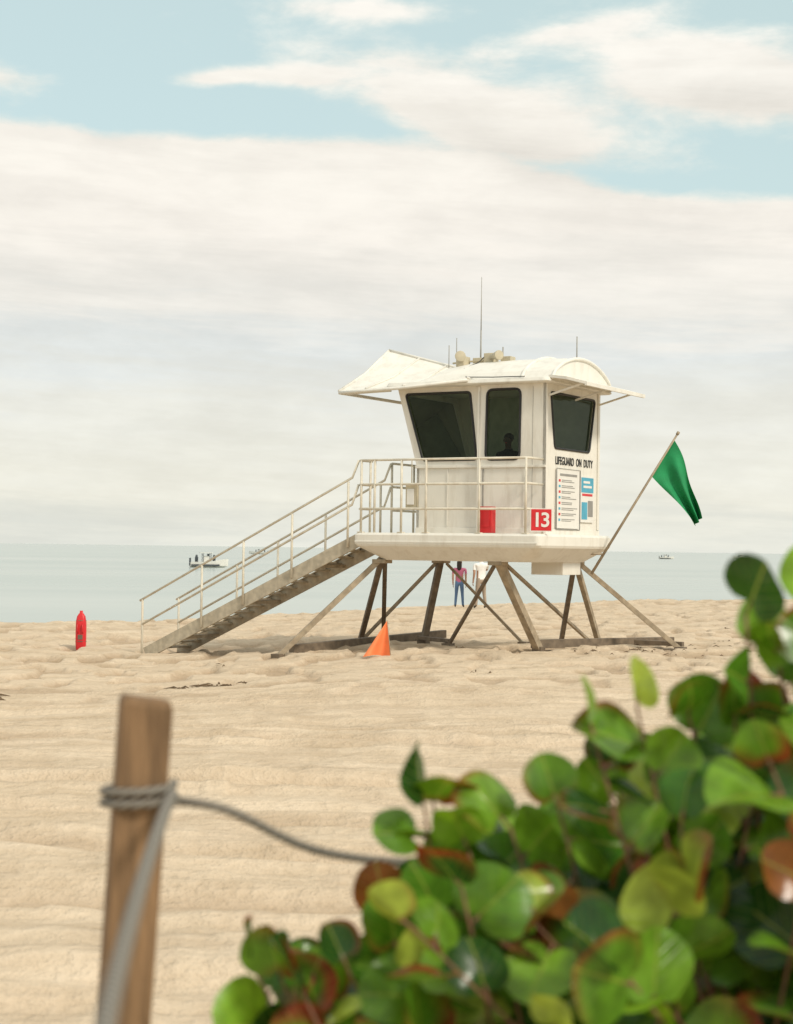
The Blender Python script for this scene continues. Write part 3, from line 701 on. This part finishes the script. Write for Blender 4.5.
tc=N.new('ShaderNodeTexCoord'); nn=N.new('ShaderNodeTexNoise'); nn.inputs['Scale'].default_value=28; nn.inputs['Detail'].default_value=3; L.new(tc.outputs['Object'],nn.inputs['Vector'])
hs=N.new('ShaderNodeHueSaturation'); L.new(at.outputs['Color'],hs.inputs['Color']); L.new(mrange(nn.outputs[0],.3,.7,.65,1.3),hs.inputs['Value'])
L.new(hs.outputs[0],mxv.inputs[1]); L.new(mxv.outputs[0],b.inputs['Base Color']); b.inputs['Roughness'].default_value=.24; b.inputs['Specular IOR Level'].default_value=.42
tr=N.new('ShaderNodeBsdfTranslucent'); hs2=N.new('ShaderNodeHueSaturation'); hs2.inputs['Value'].default_value=1.7; hs2.inputs['Hue'].default_value=.48; hs2.inputs['Saturation'].default_value=1.05; L.new(mxv.outputs[0],hs2.inputs['Color']); L.new(hs2.outputs[0],tr.inputs[0])
ms=N.new('ShaderNodeMixShader'); ms.inputs[0].default_value=.34; L.new(b.outputs[0],ms.inputs[1]); L.new(tr.outputs[0],ms.inputs[2]); L.new(ms.outputs[0],outn.inputs[0])
bp=N.new('ShaderNodeBump'); bp.inputs['Strength'].default_value=.4; bp.inputs['Distance'].default_value=.003; L.new(vein,bp.inputs['Height']); L.new(bp.outputs[0],b.inputs['Normal'])

LV=[];LF=[];LC=[];LU=[]
SEG=20
def leaf(base_p,dirv,nrm,size,kind,rnd):
    d=Vector(dirv).normalized(); n_=Vector(nrm); n_=(n_-d*n_.dot(d)).normalized(); s_=d.cross(n_)
    o=len(LV); fold=rnd.uniform(.05,.50); curl=rnd.uniform(-.50,.2); wav=rnd.uniform(.03,.13); ph=rnd.uniform(0,6); asp=rnd.uniform(.95,1.22)
    g=rnd.random()
    A=Vector((.045,.15,.012)); B=Vector((.19,.36,.028)); c0=A.lerp(B,g)
    q_=rnd.random()
    if q_<.13: c0=Vector((.34,.43,.06))
    elif q_<.30: c0=Vector((.020,.070,.011))
    brown=Vector((.24,.05,.018))
    spot=rnd.uniform(0,6.28)
    rings=[0,.35,.7,.9,1.0]
    for ri,rr_ in enumerate(rings):
        for k in range(SEG if ri else 1):
            a=2*math.pi*k/SEG
            x=math.sin(a)*rr_*asp; yv=-math.cos(a)*rr_
            dth=min(a,2*math.pi-a); notch=1-.38*math.exp(-(dth/.34)**2)*rr_+.035*math.sin(2*a+ph)*rr_+.02*math.sin(5*a+ph*2)*rr_
            x*=notch if rr_>0 else 1; yv*=notch
            zv=fold*abs(x)+curl*(x*x+yv*yv)*.5+wav*math.sin(3*a+ph)*rr_**2
            p=Vector(base_p)+(s_*x+d*(yv+.72)+n_*zv)*size
            LV.append(tuple(p)); LU.append((x*.5+.5,yv*.5+.5))
            ang=abs((a-spot+math.pi)%(2*math.pi)-math.pi)
            e_=0
            if kind=='red': e_=max(0,min(1,(rr_-.40)*2.2))*max(0,1-ang/2.5)*1.6
            elif kind=='edge': e_=max(0,(rr_-.76)*5)*max(0,1-ang/2.4)
            elif kind=='brown': e_=.85
            c=c0.lerp(brown,min(1,e_)); LC.append((c.x,c.y,c.z,1))
    for k in range(SEG): LF.append((o,o+1+k,o+1+(k+1)%SEG))
    for ri in range(len(rings)-2):
        q=o+1+ri*SEG
        for k in range(SEG): LF.append((q+k,q+SEG+k,q+SEG+(k+1)%SEG,q+(k+1)%SEG))
SB=MB()
rnd=random.Random(21)
def branch(root,tip,nl,rad=.006,lsize=.054,kinds=None,spacing=.058,face=(.05,-.66,.70)):
    root=Vector(root); tip=Vector(tip); P=[]; n=14
    mid1=root.lerp(tip,.45)+Vector((rnd.uniform(-.08,.08),rnd.uniform(-.05,.12),-.08+rnd.uniform(-.05,.05)))
    for i in range(n+1):
        t=i/n; P.append(root*(1-t)**2+mid1*2*t*(1-t)+tip*t*t)
    SB.tube(P,[rad*(1.6-1.1*i/n) for i in range(n+1)],6)
    acc=0; i=n; k=0; nxt=0
    side=rnd.choice((-1,1))
    while i>1 and k<nl:
        sl_=(P[i]-P[i-1]).length
        while nxt<=acc+sl_ and k<nl:
            t=(nxt-acc)/sl_; p=P[i].lerp(P[i-1],t); d=(P[i]-P[i-1]).normalized()
            sdv=d.cross(Vector(face)).normalized()*side; side=-side
            ld=(d*(1.0 if k==0 else rnd.uniform(.1,.6))+sdv*(0.1 if k==0 else rnd.uniform(.7,1.1))+Vector((rnd.gauss(0,.2),rnd.gauss(0,.3),rnd.gauss(0,.2)+.1))).normalized()
            nv=Vector(face)+Vector((rnd.gauss(0,.48),rnd.gauss(0,.38),rnd.gauss(0,.44)))
            sz=lsize*rnd.uniform(.65,1.12)*(.85 if k==0 else 1)
            pe=p+ld*rnd.uniform(.010,.025)
            SB.tube([p,pe+ld*sz*.15],[.0028,.002],5,0)
            kd=(kinds[k] if kinds and k<len(kinds) else rnd.choices(['g','edge','red','brown'],[.50,.30,.16,.04])[0])
            leaf(pe-ld*sz*.02,ld,nv,sz,kd,rnd)
            nxt+=spacing*rnd.uniform(.8,1.3); k+=1
        acc+=sl_; i-=1
roots=[(.55,3.1,-.05),(.9,3.3,-.05),(.75,2.8,-.05),(1.3,3.2,-.05),(.35,3.0,-.05),(1.1,2.7,-.05)]
ex=[-.30,-.20,-.10,0,.05,.14,.24,.34,.42,.55,.62,.68,.8,1.0,1.5]
ez=[.90,.97,.98,1.0,1.10,1.15,1.18,1.25,1.31,1.33,1.36,1.45,1.52,1.60,1.66]
def env(x): return float(np.interp(x,ex,ez))
hero=[((.070,2.95,1.265),4),((.13,2.9,1.19),4),((.20,2.9,1.23),5),((.28,2.88,1.265),5),((.385,2.95,1.31),5),((.33,2.85,1.405),4,['g','red','edge']),((.41,2.88,1.435),4),((.50,2.9,1.425),5),
      ((.575,2.8,1.60),3),((.64,2.85,1.53),5),((.70,2.8,1.61),4),((.66,2.9,1.47),5),((-.23,2.85,1.01),3,['edge','red','g']),((-.18,2.85,.98),3,['red','red','g']),((-.07,2.85,1.00),5),((-.14,2.8,.97),4),
      ((.0,2.95,1.05),3,['brown','edge','g']),((.06,2.85,1.0),5),((.17,2.85,1.12),5),((.52,2.95,1.38),5),((.58,2.9,1.40),5),((.76,2.85,1.58),5),((.055,2.92,1.255),3)]
for h_ in hero:
    t=Vector(h_[0]); rt=min(roots,key=lambda r_: abs(r_[0]-t.x-.35)); 
    branch(rt,t,h_[1],.005,.063,h_[2] if len(h_)>2 else None)
for i in range(250):
    Yv=rnd.uniform(2.6,3.6); X0=rnd.uniform(-.2,1.45)
    if X0<0 and rnd.random()<.35: X0=rnd.uniform(.1,.9)
    zt=1.7-(1.7-env(X0*2.9/Yv))*(Yv/2.9)
    dep=rnd.random()**1.3*.62
    t=(X0,Yv,max(.35,zt-dep)); rt=rnd.choice(roots)
    branch(rt,t,rnd.randint(4,6),.0045,.064)
me=bpy.data.meshes.new('leaves'); me.from_pydata(LV,[],LF); me.update()
me.polygons.foreach_set('use_smooth',[True]*len(me.polygons))
ca=me.color_attributes.new('lc','FLOAT_COLOR','POINT'); ca.data.foreach_set('color',np.array(LC,dtype=np.float32).ravel())
uvl=me.uv_layers.new(name='UVMap'); li=np.zeros(len(me.loops),dtype=np.int32); me.loops.foreach_get('vertex_index',li)
uvl.data.foreach_set('uv',np.array(LU,dtype=np.float32)[li].ravel())
me.materials.append(m); link(bpy.data.objects.new('leaves',me),bush)
m_st=mat('sea_grape_stem',(.20,.10,.055),.7,var=.3,scale=20)
SB.obj('stems',m_st,bush)

# ------------------------------------------------------------------ camera
cam=bpy.data.cameras.new('camera'); co=link(bpy.data.objects.new('camera',cam))
cam.sensor_fit='VERTICAL'; cam.sensor_height=36; cam.sensor_width=27.9; cam.lens=60; cam.clip_start=.05; cam.clip_end=90000
co.matrix_world=Matrix.Translation((0,0,1.7))@Matrix.Rotation(R(91.225),4,'X')@Matrix.Rotation(R(.77),4,'Z')
cam.dof.use_dof=True; cam.dof.focus_distance=29.5; cam.dof.aperture_fstop=3.8
sc.camera=co
